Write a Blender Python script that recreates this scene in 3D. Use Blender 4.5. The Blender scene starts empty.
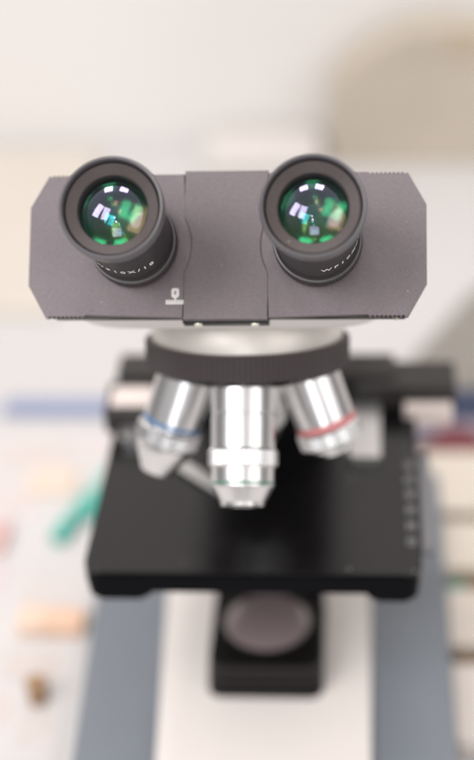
import bpy, bmesh, math, random
from mathutils import Vector, Matrix
random.seed(7)
S = bpy.context.scene
COL = S.collection
MM = 0.001
ZT = 290.0            # height of the head above the table, mm (measurements below are in mm from the head centre)
def W(v): return Vector((v[0] * MM, v[1] * MM, (v[2] + ZT) * MM))

# ------------------------------------------------------------------ camera
cam_d = bpy.data.cameras.new('camera'); cam = bpy.data.objects.new('camera', cam_d); COL.objects.link(cam)
cR = Vector((0.99669894, 0.06712659, -0.04566446)); cU = Vector((0.000745318, 0.554875682, 0.831932943)); cF = Vector((-0.08118292, 0.82922072, -0.55299397))
m = Matrix((cR, cU, -cF)).transposed().to_4x4(); m.translation = W((49.183, -489.785, 268.965))
cam.matrix_world = m
cam_d.sensor_fit = 'VERTICAL'; cam_d.sensor_height = 24.0; cam_d.lens = 24.0 * 1574.84 / 760.0
cam_d.clip_start = 0.01; cam_d.clip_end = 50
cam_d.dof.use_dof = True; cam_d.dof.focus_distance = 0.534; cam_d.dof.aperture_fstop = 2.35; cam_d.dof.aperture_blades = 0
S.camera = cam

# ------------------------------------------------------------------ light
wd = bpy.data.worlds.new('World'); S.world = wd; wd.use_nodes = True
bg = wd.node_tree.nodes['Background']; bg.inputs[0].default_value = (1.0, 0.97, 0.965, 1)
_nt = wd.node_tree; _tc = _nt.nodes.new('ShaderNodeTexCoord'); _sp = _nt.nodes.new('ShaderNodeSeparateXYZ'); _mr = _nt.nodes.new('ShaderNodeMapRange')   # the room: dim low down, pale ceiling
_nt.links.new(_tc.outputs['Generated'], _sp.inputs[0]); _nt.links.new(_sp.outputs['Z'], _mr.inputs[0])
_mr.inputs[1].default_value = 0.05; _mr.inputs[2].default_value = 0.75; _mr.inputs[3].default_value = 0.16; _mr.inputs[4].default_value = 0.80
_nt.links.new(_mr.outputs[0], bg.inputs[1])
def area(name, loc, target, sx, sy, power, color, shape='RECTANGLE'):
    d = bpy.data.lights.new(name, 'AREA'); d.shape = shape; d.size = sx; d.size_y = sy; d.energy = power; d.color = color
    o = bpy.data.objects.new(name, d); COL.objects.link(o); o.location = loc
    o.rotation_euler = (Vector(target) - Vector(loc)).to_track_quat('-Z', 'Y').to_euler(); return o
for wx, wy in ((-1.22, -0.90), (-0.74, -1.28)):      # the two panes of one window
    area('window_light', (wx, wy, 1.62), (0, 0, 0.2), 0.46, 0.85, 15, (1.0, 0.975, 0.985))
for cx in (-0.55, 0.3):                               # two ceiling panels
    area('ceiling_light', (cx, 0.35, 2.1), (0, 0.4, 0), 0.45, 0.45, 8.5, (1.0, 0.97, 0.95))
area('front_highlight_light', (0.05, -3.0, 0.72), (0, 0, 0.25), 0.95, 0.9, 15, (0.96, 0.97, 1.0))  # added light in front, gives the side objectives their bright centre bands
area('right_fill_light', (1.35, -0.95, 0.95), (0, 0.1, 0.1), 1.5, 0.9, 8, (1.0, 0.96, 0.94), 'ELLIPSE')  # added fill from the right for the base panel and chrome
for lx, lz in ((-0.10, 1.05), (-0.02, 0.86)):         # small lamps added for glint dots in the eyepiece lenses
    area('glint_lamp', (lx, -1.0, lz), (0, 0, 0.25), 0.05, 0.05, 0.35, (1.0, 0.95, 0.85), 'ELLIPSE')
S.view_settings.view_transform = 'Standard'; S.view_settings.look = 'None'; S.view_settings.exposure = 0.0; S.view_settings.gamma = 1.0

# ------------------------------------------------------------------ materials
def mat(name, color, rough=0.5, metal=0.0, spec=0.5, noise=None, bump=None, coat=0.0, var=None, dust=None):
    M = bpy.data.materials.new(name); M.use_nodes = True; nt = M.node_tree; b = nt.nodes['Principled BSDF']
    b.inputs['Base Color'].default_value = (*color, 1); b.inputs['Roughness'].default_value = rough
    b.inputs['Metallic'].default_value = metal; b.inputs['Specular IOR Level'].default_value = spec
    b.inputs['Coat Weight'].default_value = coat
    tc = nt.nodes.new('ShaderNodeTexCoord')
    def nz(scale, detail=4):
        n = nt.nodes.new('ShaderNodeTexNoise'); n.inputs['Scale'].default_value = scale; n.inputs['Detail'].default_value = detail
        nt.links.new(tc.outputs['Object'], n.inputs['Vector']); return n
    if var:                                   # colour variation (scale, amount)
        mix = nt.nodes.new('ShaderNodeMix'); mix.data_type = 'RGBA'; n = nz(var[0])
        mix.inputs[6].default_value = (*[c * (1 - var[1]) for c in color], 1); mix.inputs[7].default_value = (*[min(1, c * (1 + var[1])) for c in color], 1)
        nt.links.new(n.outputs['Fac'], mix.inputs[0]); nt.links.new(mix.outputs[2], b.inputs['Base Color'])
    if dust:                                  # sparse pale dust specks (scale, radius)
        vo = nt.nodes.new('ShaderNodeTexVoronoi'); vo.inputs['Scale'].default_value = dust[0]; nt.links.new(tc.outputs['Object'], vo.inputs['Vector'])
        lt = nt.nodes.new('ShaderNodeMath'); lt.operation = 'LESS_THAN'; lt.inputs[1].default_value = dust[1]; nt.links.new(vo.outputs['Distance'], lt.inputs[0])
        sp = nt.nodes.new('ShaderNodeSeparateColor'); nt.links.new(vo.outputs['Color'], sp.inputs[0])
        gt = nt.nodes.new('ShaderNodeMath'); gt.operation = 'GREATER_THAN'; gt.inputs[1].default_value = 0.55; nt.links.new(sp.outputs[0], gt.inputs[0])
        mu = nt.nodes.new('ShaderNodeMath'); mu.operation = 'MULTIPLY'; nt.links.new(lt.outputs[0], mu.inputs[0]); nt.links.new(gt.outputs[0], mu.inputs[1])
        dm = nt.nodes.new('ShaderNodeMix'); dm.data_type = 'RGBA'; dm.inputs[7].default_value = (.55, .52, .50, 1); dm.inputs[6].default_value = (*color, 1)
        if b.inputs['Base Color'].links: nt.links.new(b.inputs['Base Color'].links[0].from_socket, dm.inputs[6])
        nt.links.new(mu.outputs[0], dm.inputs[0]); nt.links.new(dm.outputs[2], b.inputs['Base Color'])
    if noise:                                 # roughness variation
        n = nz(noise[0]); mr = nt.nodes.new('ShaderNodeMapRange'); mr.inputs[3].default_value = max(0, rough - noise[1]); mr.inputs[4].default_value = rough + noise[1]
        nt.links.new(n.outputs['Fac'], mr.inputs[0]); nt.links.new(mr.outputs[0], b.inputs['Roughness'])
    if bump:
        n = nz(bump[0], 3); bp = nt.nodes.new('ShaderNodeBump'); bp.inputs['Strength'].default_value = bump[1]; bp.inputs['Distance'].default_value = bump[2]
        nt.links.new(n.outputs['Fac'], bp.inputs['Height']); nt.links.new(bp.outputs[0], b.inputs['Normal'])
    return M
def coated_glass(name, refl, base, fres, tint=(1, 1, 1), rough=0.02):
    M = bpy.data.materials.new(name); M.use_nodes = True; nt = M.node_tree
    for n in list(nt.nodes): nt.nodes.remove(n)
    out = nt.nodes.new('ShaderNodeOutputMaterial'); mx = nt.nodes.new('ShaderNodeMixShader'); tr = nt.nodes.new('ShaderNodeBsdfTransparent'); gl = nt.nodes.new('ShaderNodeBsdfGlossy')
    tr.inputs[0].default_value = (*tint, 1); gl.inputs[0].default_value = (*refl, 1); gl.inputs['Roughness'].default_value = rough
    lw = nt.nodes.new('ShaderNodeLayerWeight'); lw.inputs[0].default_value = 0.5
    mr = nt.nodes.new('ShaderNodeMapRange'); mr.inputs[3].default_value = base; mr.inputs[4].default_value = base + fres
    nt.links.new(lw.outputs['Facing'], mr.inputs[0]); nt.links.new(mr.outputs[0], mx.inputs[0])
    nt.links.new(tr.outputs[0], mx.inputs[1]); nt.links.new(gl.outputs[0], mx.inputs[2]); nt.links.new(mx.outputs[0], out.inputs[0]); return M

M_plate = mat('charcoal_powder_coat', (0.170, 0.144, 0.152), 0.55, 0, 0.4, noise=(60, .13), bump=(2200, .6, .0003), var=(1900, .40), dust=(240, .045))
M_plate_mid = mat('charcoal_powder_coat_mid', (0.158, 0.133, 0.139), 0.55, 0, 0.4, noise=(60, .13), bump=(2200, .6, .0003), var=(1900, .40), dust=(240, .045))
M_white = mat('cream_enamel', (0.74, 0.715, 0.69), 0.55, 0, 0.3, var=(60, .02), bump=(1800, .08, .0001))
M_cream = mat('cream_base_enamel', (0.87, 0.81, 0.765), 0.4, 0, 0.5, var=(50, .03), bump=(1800, .08, .0001))
M_blue = mat('blue_grey_enamel', (0.185, 0.205, 0.232), 0.42, 0, 0.5, var=(40, .06), bump=(2000, .15, .0001))
M_barrel = mat('black_satin_barrel', (0.024, 0.021, 0.022), 0.48, 0, 0.3, noise=(700, .06), bump=(3000, .1, .0001))
M_lip = mat('dark_grey_rubber', (0.098, 0.091, 0.097), 0.36, 0, 0.5, noise=(800, .06), bump=(3200, .18, .0001), var=(1200, .15))
M_recess = mat('brown_black_recess', (0.060, 0.047, 0.045), 0.5, 0, 0.4, var=(1300, .2), bump=(3200, .15, .0001), dust=(300, .05))
M_black = mat('gloss_black', (0.006, 0.005, 0.005), 0.36, 0, 0.35)
M_knurl = mat('black_knurl', (0.05, 0.04, 0.04), 0.5, 0, 0.4)
M_stage = mat('stage_black', (0.004, 0.0036, 0.004), 0.22, 0, 0.5, noise=(90, .07), bump=(2500, .12, .0001), dust=(120, .05))
M_edge = mat('stage_edge_black', (0.003, 0.003, 0.004), 0.4, 0, 0.05)
M_chrome = mat('satin_chrome', (0.74, 0.735, 0.735), 0.29, 1.0)
M_alu = mat('brushed_aluminium', (0.72, 0.71, 0.71), 0.38, 1.0, noise=(500, .06))
M_silver = mat('matt_silver', (0.70, 0.665, 0.62), 0.4, 0.35)
M_ink = mat('white_ink', (0.72, 0.70, 0.68), 0.6, var=(2500, .3))
M_grey_ink = mat('grey_ink', (0.26, 0.25, 0.26), 0.6)
M_screw = mat('pale_screw', (0.80, 0.80, 0.66), 0.3, 0.3)
M_inner = mat('barrel_inside', (0.008, 0.012, 0.007), 0.6)
M_lampglass = mat('frosted_lamp_glass', (0.26, 0.205, 0.21), 0.18, 0, 0.7, coat=.7)
M_g1 = coated_glass('coated_glass_violet', (0.74, 0.66, 1.0), .058, .35, rough=.06)
M_g2 = coated_glass('coated_glass_green', (0.06, 0.80, 0.32), .045, .2, rough=.13)
M_g3 = coated_glass('coated_glass_amber', (0.95, 0.62, 0.36), .045, .2, rough=.12)
M_g4 = coated_glass('coated_glass_teal', (0.03, 0.55, 0.60), .07, .6, rough=.09)
M_g5 = coated_glass('coated_glass_lime', (0.38, 0.80, 0.14), .045, .2, rough=.13)
def flat(name, c, r=.5, **k): return mat(name, c, r, var=(30, .04), **k)

# ------------------------------------------------------------------ mesh helpers
def tagobj(o, label=None, cat=None, group=None, kind=None):
    if label: o['label'] = label
    if cat: o['category'] = cat
    if group: o['group'] = group
    if kind: o['kind'] = kind
    return o
def finish(name, bm, material, parent=None, angle=35, origin=None, raw=False):
    """bm is in mm from the head centre; origin (mm) becomes the object's own location"""
    bmesh.ops.recalc_face_normals(bm, faces=bm.faces[:])
    og = Vector(origin) if origin is not None else (Vector(parent['_o']) if parent is not None and '_o' in parent else Vector((0, 0, -ZT)))
    for v in bm.verts: v.co = (v.co - og) * MM
    me = bpy.data.meshes.new(name); bm.to_mesh(me); bm.free()
    for p in me.polygons: p.use_smooth = True
    me.set_sharp_from_angle(angle=math.radians(angle))
    mats = material if isinstance(material, (list, tuple)) else [material]
    for x in mats: me.materials.append(x)
    o = bpy.data.objects.new(name, me); COL.objects.link(o)
    wn = o.modifiers.new('weighted_normals', 'WEIGHTED_NORMAL'); wn.keep_sharp = True; wn.weight = 100
    if parent is not None:
        o.parent = parent
    else: o.location = W(og)
    o['_o'] = tuple(og)
    return o
def frame(origin, x, y, z):
    M = Matrix((Vector(x), Vector(y), Vector(z))).transposed().to_4x4(); M.translation = Vector(origin); return M
def axis_frame(origin, z, up=(0, 0, 1)):
    z = Vector(z).normalized(); x = Vector(up).cross(z)
    if x.length < 1e-4: x = Vector((1, 0, 0))
    x.normalize(); y = z.cross(x); return frame(origin, x, y, z)
I4 = Matrix.Identity(4)
def lathe(bm, prof, M=I4, seg=72, cap0=False, cap1=False, mi=0):
    rings = []
    for r, z in prof:
        if r < 1e-6: rings.append([bm.verts.new(M @ Vector((0, 0, z)))])
        else: rings.append([bm.verts.new(M @ Vector((r * math.cos(2 * math.pi * i / seg), r * math.sin(2 * math.pi * i / seg), z))) for i in range(seg)])
    for a, b in zip(rings, rings[1:]):
        for i in range(seg):
            j = (i + 1) % seg
            if len(a) == 1 and len(b) == 1: continue
            if len(a) == 1: f = bm.faces.new((a[0], b[i], b[j]))
            elif len(b) == 1: f = bm.faces.new((a[i], a[j], b[0]))
            else: f = bm.faces.new((a[i], a[j], b[j], b[i]))
            f.material_index = mi
    if cap0 and len(rings[0]) > 1: bm.faces.new(rings[0][::-1])
    if cap1 and len(rings[-1]) > 1: bm.faces.new(rings[-1])
def knurled(bm, r, z0, z1, n, depth, M=I4, bev=0.4):
    seg = n * 4; pat = (0, 1, 1, 0)
    def ring(z, dr): return [bm.verts.new(M @ Vector(((r - dr - (0 if pat[i % 4] else depth)) * math.cos(2 * math.pi * i / seg), (r - dr - (0 if pat[i % 4] else depth)) * math.sin(2 * math.pi * i / seg), z))) for i in range(seg)]
    rs = [ring(z0, bev), ring(z0 + bev, 0), ring(z1 - bev, 0), ring(z1, bev)]
    for a, b in zip(rs, rs[1:]):
        for i in range(seg): bm.faces.new((a[i], a[(i + 1) % seg], b[(i + 1) % seg], b[i]))
    bm.faces.new(rs[0][::-1]); bm.faces.new(rs[-1])
def box(bm, lo, hi, M=I4, bev=0.0, seg=3):
    sub = bmesh.new(); r = bmesh.ops.create_cube(sub, size=1.0)
    c = [(a + b) / 2 for a, b in zip(lo, hi)]; d = [b - a for a, b in zip(lo, hi)]
    for v in sub.verts: v.co = Vector((c[0] + v.co.x * d[0], c[1] + v.co.y * d[1], c[2] + v.co.z * d[2]))
    if bev > 0: bmesh.ops.bevel(sub, geom=sub.edges[:], offset=bev, segments=seg, affect='EDGES', profile=.5)
    merge(bm, sub, M)
def merge(bm, sub, M=I4):
    vm = {v: bm.verts.new(M @ v.co) for v in sub.verts}
    for f in sub.faces:
        nf = bm.faces.new([vm[v] for v in f.verts]); nf.material_index = f.material_index
    sub.free()
def prism(bm, pts, z0, z1, M=I4, bev=0.0, seg=2):
    """outline in local xy, extruded z0..z1, bevelled at the z1 (and z0) rim"""
    sub = bmesh.new()
    b = [sub.verts.new((x, y, z0)) for x, y in pts]; t = [sub.verts.new((x, y, z1)) for x, y in pts]
    n = len(pts)
    for i in range(n): sub.faces.new((b[i], b[(i + 1) % n], t[(i + 1) % n], t[i]))
    ft = sub.faces.new(t); fb = sub.faces.new(b[::-1])
    if bev > 0:
        bmesh.ops.bevel(sub, geom=list(ft.edges) + list(fb.edges), offset=bev, segments=seg, affect='EDGES', profile=.5)
    big = [f for f in sub.faces if len(f.verts) > 4]
    bmesh.ops.triangulate(sub, faces=big)
    merge(bm, sub, M)
def rrect(x0, y0, x1, y1, r, n=6):
    out = []
    for cx, cy, a0 in ((x1 - r, y1 - r, 0), (x0 + r, y1 - r, 90), (x0 + r, y0 + r, 180), (x1 - r, y0 + r, 270)):
        for k in range(n + 1):
            a = math.radians(a0 + 90 * k / n); out.append((cx + r * math.cos(a), cy + r * math.sin(a)))
    return out
def text_mesh(s, size, depth=0.08, xscale=1.0, align='CENTER', spacing=1.0, bold=0.0):
    cu = bpy.data.curves.new('lettering', 'FONT'); cu.body = s; cu.size = size; cu.extrude = depth; cu.align_x = align; cu.space_character = spacing; cu.resolution_u = 3; cu.offset = bold
    to = bpy.data.objects.new('lettering', cu); COL.objects.link(to)
    bpy.context.view_layer.update()
    me = bpy.data.meshes.new_from_object(to.evaluated_get(bpy.context.evaluated_depsgraph_get()))
    bpy.data.objects.remove(to); bpy.data.curves.remove(cu)
    bm = bmesh.new(); bm.from_mesh(me); bpy.data.meshes.remove(me)
    for v in bm.verts: v.co.x *= xscale
    return bm

# ------------------------------------------------------------------ setting
bm = bmesh.new(); box(bm, (-1500, -700, -330), (1500, 703, -290), bev=1)
M_table = mat('white_worktop', (0.55, 0.53, 0.52), 0.5, 0, 0.4, var=(3, .03))
tagobj(finish('table', bm, M_table, origin=(0, 0, -330)), kind='structure')
bm = bmesh.new(); box(bm, (-1500, 706, -600), (1500, 760, 1400), bev=0)
M_wall = mat('cream_wall', (0.725, 0.70, 0.675), 0.7, 0, 0.3, var=(2.5, .03))
tagobj(finish('wall', bm, M_wall, origin=(0, 706, -600)), kind='structure')

# ------------------------------------------------------------------ microscope
BASE_O = (3, 80, -ZT)
scope = bpy.data.objects.new('microscope', None); COL.objects.link(scope); scope.location = W(BASE_O); scope.empty_display_size = .05
scope['_o'] = BASE_O
tagobj(scope, 'binocular light microscope with dark grey head, chrome objectives, black stage and blue-grey base', 'microscope')
CX = 3.0

# base: blue-grey foot with a cream centre panel
bm = bmesh.new()
foot = [(x + (10.5 * max(0, min(1, (110 - y) / 110)) if x < 0 else 0), y) for x, y in rrect(CX - 93, -45, CX + 86, 215, 16, 8)]
prism(bm, foot, -288, -254, bev=5, seg=4)
base = finish('base', bm, M_blue, scope)
bm = bmesh.new(); prism(bm, [(x + (8.5 * max(0, min(1, (100 - y) / 110)) if x < 0 else 0), y) for x, y in rrect(CX - 53, -38, CX + 48.6, 118, 4, 5)], -254.5, -250.5, bev=1.6, seg=3)
finish('base_panel', bm, M_cream, base)
for sx in (-1, 1):
    for yy in (-25, 190):
        bm = bmesh.new(); lathe(bm, [(0, -290), (9, -290), (10, -289), (10, -286), (0, -286)], Matrix.Translation((CX + sx * 66, yy, 0)), 32)
        finish('rubber_foot', bm, M_knurl, base)
# illuminator housing with ridged front and round field lens
bm = bmesh.new()
LX, LY0, LY1, LZ = CX + .6, 27.0, 92.0, -232.5
for k, (z0, z1, dy) in enumerate(((-251, -247.6, 0), (-246.2, -243.0, 0.8), (-241.6, -238.4, 1.4))):
    prism(bm, rrect(LX - 26.5 + dy * .3, LY0 + dy, LX + 26.5 - dy * .3, LY1, 6, 6), z0, z1, bev=.8)
    prism(bm, rrect(LX - 25.2, LY0 + 2.2, LX + 25.2, LY1 - 1, 5, 5), z1 - .3, z1 + 1.7)
prism(bm, rrect(LX - 25.6, LY0 + 1.8, LX + 25.6, LY1, 6, 6), -237.0, LZ, bev=1.2, seg=3)
illum = finish('illuminator', bm, M_black, scope)
bm = bmesh.new(); MF = Matrix.Translation((LX, 57.5, LZ))
lathe(bm, [(21.5, -1), (22.5, .4), (22.2, 2.2), (21.2, 2.6), (20.3, 2.0), (20.2, .8)], MF)
finish('lens_ring', bm, M_black, illum)
bm = bmesh.new(); lathe(bm, [(20.4, .6)] + [(20.3 * math.cos(a), .8 + 3.2 * math.sin(a)) for a in [math.radians(9 * k) for k in range(10)]] + [(0, 4.0)], MF)
finish('field_lens', bm, M_lampglass, illum)

# arm
bm = bmesh.new()
prof = [(132, -254), (196, -254), (196, -120), (188, -100), (160, -74), (90, -60), (66, -56), (56, -60), (60, -70), (100, -78), (126, -82), (136, -110)]
prism(bm, prof, -31, 31, frame((CX, 0, 0), (0, 1, 0), (0, 0, 1), (1, 0, 0)), bev=4, seg=3)
finish('arm', bm, M_stage, scope)
bm = bmesh.new()
box(bm, (CX - 30, 108, -200), (CX + 30, 134, -152), bev=3)
finish('stage_bracket', bm, M_stage, scope)

# stage
bm = bmesh.new(); ZS = -149.6
prism(bm, rrect(CX - 69.4, -3.2, CX + 69.2, 138, 6.5, 8), ZS - 8.6, ZS, bev=1.0, seg=3)
stage = finish('stage', bm, M_stage, scope)
bm = bmesh.new()
prism(bm, rrect(CX - 68.8, -4.4, CX + 68.6, 120, 6.5, 8), ZS - 9.6, ZS - 1.4, bev=1.2, seg=3)
finish('stage_front_edge', bm, M_edge, stage)
for x0, x1 in ((CX - 68.2, CX - 41), (CX + 46, CX + 68.0)):
    bm = bmesh.new(); prism(bm, rrect(x0, -3.8, x1, 118, 5.5, 6), ZS - 14.2, ZS - 9.0, bev=1.4); finish('stage_rail', bm, M_edge, stage)
# mechanical stage carriage across the rear
bm = bmesh.new()
box(bm, (CX - 70, 118, ZS + .3), (CX + 60, 136, ZS + 17), bev=2)
box(bm, (CX + 40, 112, ZS + .3), (CX + 88, 134, ZS + 14), bev=2)
box(bm, (CX - 73, 92, ZS + .3), (CX - 47, 117, ZS + 14), bev=2)
carriage = finish('stage_carriage', bm, mat('carriage_black', (.028, .025, .023), .5, 0, .4), scope)
bm = bmesh.new(); box(bm, (CX + 64, 106, ZS - 4), (CX + 86, 112.4, ZS + 5.5), bev=1)
finish('carriage_plate', bm, mat('pale_pink_plate', (.74, .64, .60), .4), carriage)
bm = bmesh.new(); box(bm, (CX - 70, 95, ZS + 13.5), (CX - 51, 110, ZS + 15.2), bev=.7)
finish('carriage_plate', bm, mat('pale_pink_plate_2', (.74, .64, .60), .4), carriage)
bm = bmesh.new(); prism(bm, rrect(42, 70, 56, 124, 2, 5), ZS + .2, ZS + 4.5, bev=.8)
finish('slide_holder', bm, M_alu, stage)
bm = bmesh.new(); prism(bm, rrect(-62, 84, -45, 112, 3, 5), ZS + .2, ZS + 4.5, bev=.8)
finish('slide_holder', bm, M_alu, stage)
bm = bmesh.new(); prism(bm, [(-42, 72), (-37, 76), (-9, 51), (-10.5, 47), (-14, 46)], ZS + .4, ZS + 2.4, bev=.5)
finish('slide_clip', bm, M_alu, stage)
# graduated scale at the right edge
bm = bmesh.new(); box(bm, (72.4, 12, ZS - 3.5), (77.5, 80, ZS - .2), bev=.5)
rack = finish('scale', bm, mat('dark_metal', (.16, .16, .17), .4, .6), stage)
bm = bmesh.new()
for k in range(62):
    y = 15 + k * 1.0; L = 4.2 if k % 5 == 0 else 2.8
    box(bm, (77.0 - L, y - .27, ZS - .18), (77.0, y + .27, ZS - .1))
for k, t in enumerate(('10', '20', '30', '40', '50', '60')):
    t = text_mesh(t, 5.4, .05, 1.0, 'CENTER', 1.0, .1)
    merge(bm, t, frame((70.2, 17 + k * 10.6, ZS + .1), (0, 1, 0), (-1, 0, 0), (0, 0, 1)))
finish('graduation', bm, M_grey_ink, stage)

# nosepiece: axis leans with its lower end towards the viewer
AL, BE = math.radians(21), math.radians(19)
A = Vector((0, -math.sin(AL), -math.cos(AL))); FR = Vector((0, -math.cos(AL), math.sin(AL))); X = Vector((1, 0, 0))
P0 = Vector((CX, 36, -50.8))
MN = axis_frame(P0, A)
bm = bmesh.new(); lathe(bm, [(0, -4), (34.5, -4), (36.6, 1.5), (37.3, 6), (37.3, 8.6), (0, 8.6)], MN, 96)
nose = finish('nosepiece', bm, M_silver, scope)
bm = bmesh.new(); knurled(bm, 40.2, 8.6, 18.6, 120, .65, MN)
finish('knurled_ring', bm, M_knurl, nose)
bm = bmesh.new(); lathe(bm, [(39, 18.4), (37.5, 20.2), (30, 23.0), (16, 24.4), (0, 24.6)], MN, 96)
finish('turret', bm, M_black, nose)

def objective(phi, rings, tip, band_mat, colour, label):
    """rings: list of (radius, distance) for the barrel"""
    ph = math.radians(phi); rd = math.cos(ph) * FR + math.sin(ph) * X
    d = (math.cos(BE) * A + math.sin(BE) * rd).normalized()
    M = axis_frame(P0 + A * 21 + rd * 23.0, d)
    bm = bmesh.new(); lathe(bm, [(0, -3)] + rings, M, 64)
    o = finish('objective', bm, M_chrome, scope)
    if label: o['label'] = label
    return o, M
# front objective
o, M = objective(0, [(12.3, -3), (12.3, 2), (12.0, 2.6), (12.2, 3.0), (12.2, 13), (11.9, 13.3), (11.9, 13.9), (12.2, 14.2), (12.2, 26.5), (11.8, 27)], None, None, None, 'upright front chrome objective')
bm = bmesh.new(); knurled(bm, 13.3, 26.5, 33.5, 60, .25, M, .9); finish('knurled_band', bm, M_chrome, o)
bm = bmesh.new(); lathe(bm, [(0, 33), (11.9, 33), (11.9, 40.5), (11.6, 41), (8.8, 46.2), (8.4, 46.6), (8.2, 48.0), (4.0, 48.4), (3.6, 47.6), (0, 47.6)], M, 64); tip = finish('tip', bm, M_chrome, o)
bm = bmesh.new(); lathe(bm, [(11.92, 39.0), (12.0, 39.0), (12.0, 40.0), (11.92, 40.0)], M, 64); finish('colour_ring', bm, mat('green_ring', (.10, .24, .19), .4), o)
# left objective, blue ring
o, M = objective(-90, [(10.9, -3), (11.4, 2), (11.6, 3.0), (11.6, 25.5), (11.2, 26)], None, None, None, 'left chrome objective with thin blue ring')
bm = bmesh.new(); lathe(bm, [(11.62, 22.6), (11.78, 22.7), (11.78, 24.3), (11.62, 24.4)], M, 64); finish('colour_ring', bm, mat('blue_ring', (.09, .20, .38), .5), o)
bm = bmesh.new(); knurled(bm, 13.0, 25.5, 32.5, 56, .25, M, .9); finish('knurled_band', bm, M_chrome, o)
bm = bmesh.new(); lathe(bm, [(0, 32), (11.2, 32), (11.0, 36), (6.8, 44), (6.2, 45.2), (3.0, 45.4), (0, 44.6)], M, 64); finish('tip', bm, M_chrome, o)
# right objective, red ring
o, M = objective(90, [(10.9, -3), (11.5, 2), (11.8, 3.0), (11.8, 24), (11.5, 24.4)], None, None, None, 'right chrome objective with red ring')
bm = bmesh.new(); lathe(bm, [(11.6, 22.2), (12.15, 22.4), (12.15, 25.0), (11.6, 25.2)], M, 64); finish('colour_ring', bm, mat('red_ring', (.58, .21, .21), .5), o)
bm = bmesh.new(); knurled(bm, 13.0, 25.0, 32.0, 56, .25, M, .9); finish('knurled_band', bm, M_chrome, o)
bm = bmesh.new(); lathe(bm, [(0, 31.5), (9.5, 31.5), (9.0, 34), (6.0, 35.0), (5.6, 36.4), (0, 36.4)], M, 64); finish('tip', bm, M_chrome, o)
# rear objective, in the working position
o, M = objective(180, [(10.9, -3), (11.5, 2), (11.8, 3.0), (11.8, 24), (11.5, 24.4)], None, None, None, 'rear chrome objective pointing straight down at the stage')
bm = bmesh.new(); knurled(bm, 13.0, 25.0, 31.5, 56, .25, M, .9); finish('knurled_band', bm, M_chrome, o)
bm = bmesh.new(); lathe(bm, [(0, 31), (10.8, 31), (10.6, 36), (6.8, 44), (6.2, 46.2), (0, 46.2)], M, 64); finish('tip', bm, M_chrome, o)

# binocular head
TAU = math.radians(41.87)
EX = Vector((1, 0, 0)); EE = Vector((0, math.sin(TAU), math.cos(TAU))); EN = Vector((0, -math.cos(TAU), math.sin(TAU)))
MP = frame((0, 0, 0), EX, EE, EN)
# white body: rounded rectangle behind the plate lofted down to the nosepiece mount
bm = bmesh.new(); N = 96
def rect_ring(hw, hh, r, n_off, dv=0.0, du=0.0):
    out = []
    for i in range(N):
        a = 2 * math.pi * (i + .5) / N; c, s = math.cos(a), math.sin(a); k = 7.0
        rr = ((abs(c)) ** k + (abs(s)) ** k) ** (-1 / k)
        out.append(MP @ Vector((du + hw * rr * c, dv + hh * rr * s, n_off)))
    return out
def circ_ring(r, s):
    out = []
    for i in range(N):
        a = 2 * math.pi * (i + .5) / N
        out.append(P0 + A * s + X * (r * math.cos(a)) + (-FR) * (r * math.sin(a)))
    return out
r0 = rect_ring(59.5, 25.3, 4, -8.5, 0, -1); r1 = rect_ring(58.0, 25.4, 4, -27, 0, -1); rc = circ_ring(38.5, -6)
mids = []
for t in (.25, .5, .75, .92): mids.append([a.lerp(b, t) for a, b in zip(r1, rc)])
rings = [r0, r1] + mids + [rc, circ_ring(38.5, -3.2), circ_ring(37.6, -2.4)]
V = [[bm.verts.new(p) for p in r] for r in rings]
for a, b in zip(V, V[1:]):
    for i in range(N): bm.faces.new((a[i], a[(i + 1) % N], b[(i + 1) % N], b[i]))
bm.faces.new(V[0]); bm.faces.new(V[-1])
head = finish('binocular_head', bm, M_white, scope, angle=50)

def side_plate(s):
    pts = []
    def ridge(u0, u1, v, sg):
        out = []; n = 9
        for k in range(n):
            u = u0 + (u1 - u0) * k / n; w = (u1 - u0) / n
            out += [(u, v), (u + w * .5, v), (u + w * .5, v - sg * 1.1), (u + w, v - sg * 1.1)]
        return out
    top, bot = 26.0, -26.2
    pts = [(-15.0, bot)] + [(-32.6 + 20.2 * math.cos(a), 20.2 * math.sin(a)) for a in [-.51 + 1.02 * k / 20 for k in range(21)]] + [(-15.0, top), (-50, top)]
    pts += ridge(-50, -63.6, top, 1)[1:]
    pts += [(-64.2, top), (-70.8, 14.2), (-70.8, -14.4), (-64.2, bot)]
    pts += ridge(-63.6, -50, bot, -1)
    if s > 0: pts = [(-x, y) for x, y in pts]
    bm = bmesh.new(); prism(bm, pts, -2.6, 0, MP, bev=.4)
    # thin dark backing edge seen under the plate
    return finish('side_plate', bm, M_plate, scope)
left_plate = side_plate(-1); right_plate = side_plate(1)
for s, pl in ((-1, left_plate), (1, right_plate)):
    bm = bmesh.new(); 
    box(bm, (min(s * 15, s * 62), -25.4, -9.5), (max(s * 15, s * 63.4), 24.4, -2.4), MP, bev=.3)
    finish('plate_backing', bm, M_black, pl)
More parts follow.
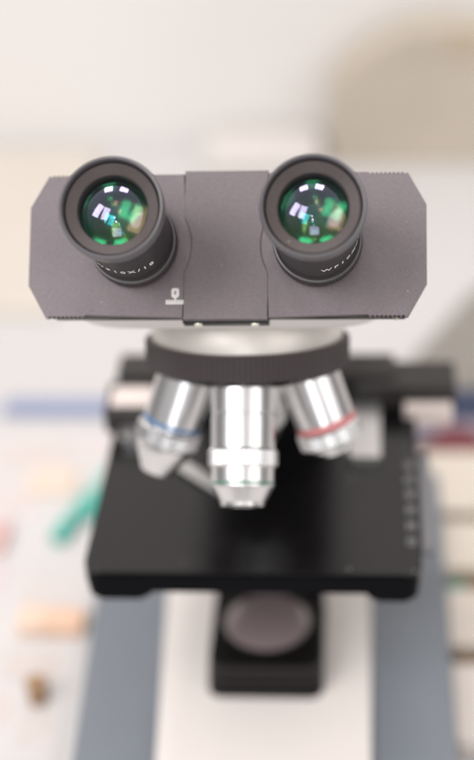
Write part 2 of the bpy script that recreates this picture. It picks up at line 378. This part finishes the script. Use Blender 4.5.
# centre panel with arcs cut out for the eyepiece mounts
pts = []; hw = 14.9; RC = 20.45; cxe = 32.6; vv = math.sqrt(RC ** 2 - (cxe - hw) ** 2); a0 = math.asin(vv / RC)
top, bot = 27.0, -26.9
pts += [(hw, bot)]
pts += [(cxe - RC * math.cos(a), RC * math.sin(a)) for a in [-a0 + 2 * a0 * k / 20 for k in range(21)]]
pts += [(hw, top), (-hw, top)]
pts += [(-cxe + RC * math.cos(a), RC * math.sin(a)) for a in [a0 - 2 * a0 * k / 20 for k in range(21)]]
pts += [(-hw, bot)]
bm = bmesh.new(); prism(bm, pts, -7.0, .45, MP, bev=.3)
panel = finish('centre_panel', bm, M_plate_mid, scope)
bm = bmesh.new(); box(bm, (-15.6, -27.6, -9.6), (15.2, -20, -3.2), MP, bev=.5)
finish('panel_lip', bm, M_black, panel)
for u in (-10.0, 10.2):
    bm = bmesh.new(); lathe(bm, [(0, 0), (1.5, 0), (1.5, .5), (1.1, .9), (0, 1.0)], MP @ frame((u, -27.5, -5.0), (1, 0, 0), (0, 0, 1), (0, -1, 0)), 24)
    finish('screw', bm, M_screw, panel)
bm = bmesh.new(); lathe(bm, [(0, 0), (1.0, 0), (1.0, .5), (0, .8)], MP @ frame((60.0, -25.3, -7.6), (1, 0, 0), (0, 0, 1), (0, -1, 0)), 20)
finish('screw', bm, M_screw, right_plate)
# white mark printed on the left plate
bm = bmesh.new(); u0, v0 = -17.9, -20.6
for k in range(7): box(bm, (u0 - 3.3 + k * .95, v0 - .75, .0), (u0 - 3.3 + k * .95 + .72, v0 + .75, .06), MP)
box(bm, (u0 - 3.3, v0 - .72, .0), (u0 + 3.3, v0 - .35, .05), MP)
box(bm, (u0 - .35, v0 + .75, 0), (u0 + .35, v0 + 1.7, .06), MP)
outl = rrect(u0 - 1.35, v0 + 1.6, u0 + 1.35, v0 + 5.0, .8, 4); inn = rrect(u0 - .32, v0 + 2.6, u0 + .32, v0 + 4.1, .3, 4)
zt = [bm.verts.new(MP @ Vector((x, y, .05))) for x, y in outl]; zi = [bm.verts.new(MP @ Vector((x, y, .05))) for x, y in inn]
for i in range(len(zt)): bm.faces.new((zt[i], zt[(i + 1) % len(zt)], zi[(i + 1) % len(zt)], zi[i]))
finish('printed_mark', bm, M_ink, left_plate)

# eyepieces
def dome(r, h0, sag, n=12):
    R = (r * r + sag * sag) / (2 * abs(sag)); sg = 1 if sag > 0 else -1; out = []
    for k in range(n + 1):
        rr = r * (1 - k / n); out.append((rr if k < n else 0, h0 + sg * (math.sqrt(R * R - rr * rr) - (R - abs(sag)))))
    return out
def eyepiece(s, letter_deg, label):
    M = MP @ Matrix.Translation((s * 32.6, 0, 0))
    bm = bmesh.new()
    lathe(bm, [(0, .5), (14.9, .5), (14.9, 8.4), (14.4, 8.9), (14.1, 9.2), (14.2, 11), (14.9, 30), (15.6, 43), (15.9, 45.5), (15.4, 45.9)], M, 96)
    ep = finish('eyepiece', bm, M_barrel, scope); ep['label'] = label
    bm = bmesh.new(); knurled(bm, 15.7, 1.0, 6.3, 84, .4, M, .5); finish('knurled_collar', bm, M_knurl, ep)
    bm = bmesh.new(); lathe(bm, [(14.6, 6.5), (15.35, 6.6), (15.5, 7.1), (15.35, 8.3), (14.6, 8.5)], M, 96); finish('collar_ring', bm, M_lip, ep)
    bm = bmesh.new()
    lathe(bm, [(15.2, 45.2), (16.0, 45.4), (16.8, 47.5), (17.25, 50), (17.35, 53.4), (17.15, 54.3), (16.7, 54.84), (16.25, 54.75), (15.9, 54.3), (15.75, 53.2), (15.7, 51.0)], M, 96)
    finish('eyecup', bm, M_lip, ep)
    bm = bmesh.new(); lathe(bm, [(15.5, 51.0), (15.45, 52.2), (15.1, 52.6), (12.2, 51.3), (11.7, 51.0), (11.45, 50.3), (11.4, 47.0)], M, 96)
    finish('recessed_face', bm, M_recess, ep)
    bm = bmesh.new(); lathe(bm, [(11.4, 47.2), (11.0, 46), (11.0, 20), (7, 12), (0, 11.5)], M, 64); finish('inner_tube', bm, M_inner, ep)
    bm = bmesh.new(); lathe(bm, dome(11.42, 48.9, 3.9), M, 64); finish('eye_lens', bm, M_g1, ep, angle=80)
    bm = bmesh.new(); lathe(bm, dome(11.0, 45.0, -2.6), M, 64); finish('lens_element', bm, M_g2, ep, angle=80)
    bm = bmesh.new(); lathe(bm, dome(11.0, 38.0, 4.6), M, 64); finish('lens_element', bm, M_g4, ep, angle=80)
    bm = bmesh.new(); lathe(bm, dome(10.9, 30.0, 2.4), M, 64); finish('lens_element', bm, M_g5, ep, angle=80)
    bm = bmesh.new(); lathe(bm, dome(10.9, 25.0, -1.6), M, 64); finish('lens_element', bm, M_g3, ep, angle=80)
    # lettering wrapped round the barrel
    t = text_mesh('WF10X/18', 5.2, .04, .66, 'CENTER', 1.5, .10); rb = 14.33; th0 = math.radians(letter_deg)
    bmesh.ops.subdivide_edges(t, edges=[e for e in t.edges if e.calc_length() > .8], cuts=2)
    for v in t.verts:
        th = th0 + v.co.x / rb; h = 20.5 + v.co.y; rr = 14.24 + (h - 11) * .0369 + v.co.z
        v.co = Vector((rr * math.cos(th), rr * math.sin(th), h))
    bm = bmesh.new(); merge(bm, t, M); finish('lettering', bm, M_ink, ep)
eyepiece(-1, -91, 'left eyepiece, its lettering readable at the lower front')
eyepiece(1, -40, 'right eyepiece, its lettering turned towards the right')

# ------------------------------------------------------------------ things on the worktop behind
def thing(name, bm, m, origin, label, cat, group=None):
    return tagobj(finish(name, bm, m, origin=origin), label, cat, group)
# tan cardboard holder at the back right
bm = bmesh.new()
prism(bm, [(20, 0), (170, 0), (170, 108), (110, 113), (74, 108), (40, 86), (22, 70)], 0, 38, frame((0, 698, -289.8), (1, 0, 0), (0, 0, 1), (0, -1, 0)), bev=2)
hold = thing('file_holder', bm, mat('tan_card', (.48, .42, .345), .7, var=(14, .16)), (95, 680, -290), 'tan card holder with sloping top standing against the cream wall', 'file holder')
bm = bmesh.new(); lathe(bm, [(0, 0), (12, 0), (12, 1), (0, 1)], frame((124, 659.6, -190), (1, 0, 0), (0, 0, 1), (0, -1, 0)), 32)
finish('finger_hole', bm, mat('tan_hole', (.45, .37, .27), .8), hold)
# low white box beside it
bm = bmesh.new(); box(bm, (-80, 640, -289.8), (14, 698, -276), bev=2)
thing('carton', bm, mat('offwhite_card', (.62, .585, .555), .6, var=(15, .04)), (-33, 669, -290), 'low off-white carton lying left of the tan holder', 'box')
# long blue ruler
bm = bmesh.new(); box(bm, (-178, 307, -289.7), (128, 322, -286.2), bev=.6)
rul = thing('ruler', bm, mat('blue_plastic', (.23, .27, .42), .4, var=(30, .1)), (-25, 314, -290), 'long blue ruler lying across the worktop behind the microscope', 'ruler')
# navy notebook at right
bm = bmesh.new(); box(bm, (66, 275, -289.7), (160, 318, -281), bev=1)
nb = thing('notebook', bm, mat('lilac_grey_card', (.28, .25, .30), .6, var=(30, .1)), (110, 296, -290), 'grey lilac notebook with a navy spine lying under the blue ruler end', 'notebook')
bm = bmesh.new(); box(bm, (65, 292, -285), (161, 322.5, -278.6), bev=1); finish('spine', bm, mat('navy_cloth', (.022, .035, .085), .6), nb)
# red cap thing
bm = bmesh.new(); lathe(bm, [(0, 0), (15.6, 0), (16, .6), (16, 10), (15, 11.5), (0, 11.8)], Matrix.Translation((103, 266, -289.8)), 40)
cap = thing('bottle_cap', bm, mat('dark_red_plastic', (.16, .02, .03), .4), (103, 262, -290), 'dark red round cap on the worktop beyond the stage', 'cap')
bm = bmesh.new(); lathe(bm, [(16.1, .4), (18.5, .4), (18.8, 3), (16.1, 4)], Matrix.Translation((103, 266, -289.8)), 40); finish('rim', bm, mat('pink_rim', (.55, .20, .20), .4), cap)
# cream slide boxes in a row at the right
cc = [(.72, .645, .56), (.74, .66, .57), (.72, .64, .57), (.75, .68, .63)]
rows = [((79, 200, -289.7), (150, 254, -277)), ((88, 152, -289.7), (150, 190, -277)), ((91.5, 94, -289.7), (150, 134, -277)), ((91.5, 30, -289.7), (150, 79, -277))]
labs = ['cream slide box farthest back in the row right of the microscope', 'cream slide box second from the back, beside the stage corner', 'cream slide box with a teal edge strip, third from the back', 'pale cream slide box nearest the viewer beside the base']
for k, ((lo, hi), lb) in enumerate(zip(rows, labs)):
    bm = bmesh.new(); box(bm, lo, (hi[0], hi[1], hi[2] - 4), bev=2)
    o = thing('slide_box', bm, flat('cream_card', cc[k], .6), ((lo[0] + hi[0]) / 2, (lo[1] + hi[1]) / 2, -290), lb, 'slide box', 'cream slide boxes right of the microscope')
    bm = bmesh.new(); box(bm, (lo[0] - .6, lo[1] - .6, hi[2] - 4.6), (hi[0] + .6, hi[1] + .6, hi[2]), bev=1.6); finish('lid', bm, flat('cream_lid', cc[k], .6), o)
    if k == 2:
        bm = bmesh.new(); box(bm, (lo[0] + 1, hi[1] + .2, -288), (lo[0] + 9, hi[1] + 9, -279), bev=.8); finish('edge_strip', bm, mat('teal_strip', (.06, .30, .22), .5), o)
# brown strips painting the shade in the gaps between the slide boxes
for (y0, y1, lb) in ((191.5, 198.5, 'brown painted shade between the two farthest slide boxes'), (136.5, 150, 'brown painted shade behind the slide box with the teal edge'), (81, 92, 'brown painted shade behind the nearest slide box')):
    bm = bmesh.new(); box(bm, (94, y0, -289.7), (150, y1, -284), bev=.8)
    thing('gap_shade', bm, mat('gap_shade_brown', (.24, .155, .075), .6, var=(60, .25)), (122, (y0 + y1) / 2, -290), lb, 'painted shade', 'brown painted shade between the slide boxes')
# teal pens at left
def rod(bm, a, b, r, r2=None):
    a, b = Vector(a), Vector(b); L = (b - a).length; r2 = r2 or r
    lathe(bm, [(0, 0), (r * .6, 0), (r, .8), (r, L * .75), (r2, L * .8), (r2, L - 1), (0, L)], axis_frame(a, b - a), 24)
M_teal = mat('teal_plastic', (.14, .47, .39), .4)
for a, b, lb, r in (((-122, 182, -285.5), (-108, 226, -285.5), 'stout teal pen lying left of the stage', 4.2), ((-109, 202, -286), (-100, 256, -286), 'slim teal pen half hidden behind the stage edge', 3.2)):
    bm = bmesh.new(); rod(bm, a, b, r, r * .8)
    o = thing('pen', bm, M_teal, ((a[0] + b[0]) / 2, (a[1] + b[1]) / 2, -290), lb, 'pen', 'teal pens left of the microscope')
    d = (Vector(b) - Vector(a)).normalized(); bm = bmesh.new(); rod(bm, a, Vector(a) + d * 15, r + .5); finish('pen_cap', bm, mat('dark_teal', (.05, .46, .37), .4), o)
# orange eraser, brown cork, pink sticky pad, beige tag
bm = bmesh.new(); box(bm, (-130, 107, -289.7), (-96, 122, -281), bev=2)
er = thing('eraser', bm, mat('orange_rubber', (.74, .50, .36), .7, var=(40, .08)), (-113, 115, -290), 'pale orange eraser lying left of the microscope base', 'eraser')
bm = bmesh.new(); box(bm, (-131, 106.4, -289.6), (-116, 122.6, -280.4), bev=1.6); finish('sleeve', bm, mat('orange_sleeve', (.74, .56, .44), .7), er)
bm = bmesh.new(); lathe(bm, [(0, 0), (4.2, 0), (4.6, .6), (5.6, 13), (5.2, 13.6), (0, 13.8)], Matrix.Translation((-112, 62, -289.8)), 32)
thing('cork', bm, mat('brown_cork', (.33, .20, .11), .8, var=(300, .3)), (-112, 62, -290), 'small brown cork standing near the left front of the base', 'cork')
bm = bmesh.new(); box(bm, (-186, 172, -289.7), (-151, 196, -284), bev=.5)
thing('note_pad', bm, mat('pink_paper', (.66, .42, .40), .8), (-168, 184, -290), 'dusty pink note pad at the left edge of the worktop', 'note pad')
bm = bmesh.new(); box(bm, (-148, 226, -289.7), (-120, 250, -287), bev=.5)
thing('card', bm, mat('beige_paper', (.70, .58, .48), .8), (-134, 238, -290), 'small beige card lying beyond the teal pens', 'card')

bm = bmesh.new(); prism(bm, [(62, 335), (200, 330), (240, 600), (122, 452)], -289.7, -287, bev=.4)
thing('kraft_folder', bm, mat('kraft_card', (.25, .23, .205), .75, var=(20, .08)), (140, 400, -290), 'brownish grey card folder lying flat right of the microscope head', 'folder')
bm = bmesh.new(); prism(bm, [(-330, 440), (-165, 425), (-168, 690), (-340, 690)], -289.7, -286, bev=.4)
thing('beige_folder', bm, mat('beige_card', (.58, .53, .47), .75, var=(20, .05)), (-250, 560, -290), 'beige card folder lying flat at the far left before the wall', 'folder')

bm = bmesh.new(); box(bm, (-230, 20, -289.95), (-98, 292, -289.5))
leaf = thing('leaflet', bm, mat('leaflet_paper', (.60, .575, .565), .7, var=(25, .03)), (-164, 156, -290), 'pale printed leaflet with faint pink and beige blocks lying under the eraser and pens', 'leaflet')
def block(x0, y0, x1, y1, c):
    bm = bmesh.new(); box(bm, (x0, y0, -289.6), (x1, y1, -289.42)); finish('printed_block', bm, mat('leaflet_print', c, .7, var=(120, .15)), leaf)
for q in ((-172, 250, -128, 282, (0.600, 0.541, 0.513)), (-126, 262, -104, 284, (0.609, 0.550, 0.536)), (-172, 204, -140, 240, (0.618, 0.555, 0.540)), (-136, 130, -103, 158, (0.609, 0.564, 0.540)), (-166, 138, -142, 166, (0.600, 0.541, 0.531)),
          (-170, 84, -138, 100, (0.609, 0.559, 0.536)), (-134, 76, -104, 96, (0.591, 0.532, 0.500)), (-160, 44, -124, 66, (0.609, 0.541, 0.518)), (-120, 30, -102, 54, (0.600, 0.550, 0.522))): block(*q)

for o in bpy.data.objects:
    if '_o' in o: del o['_o']
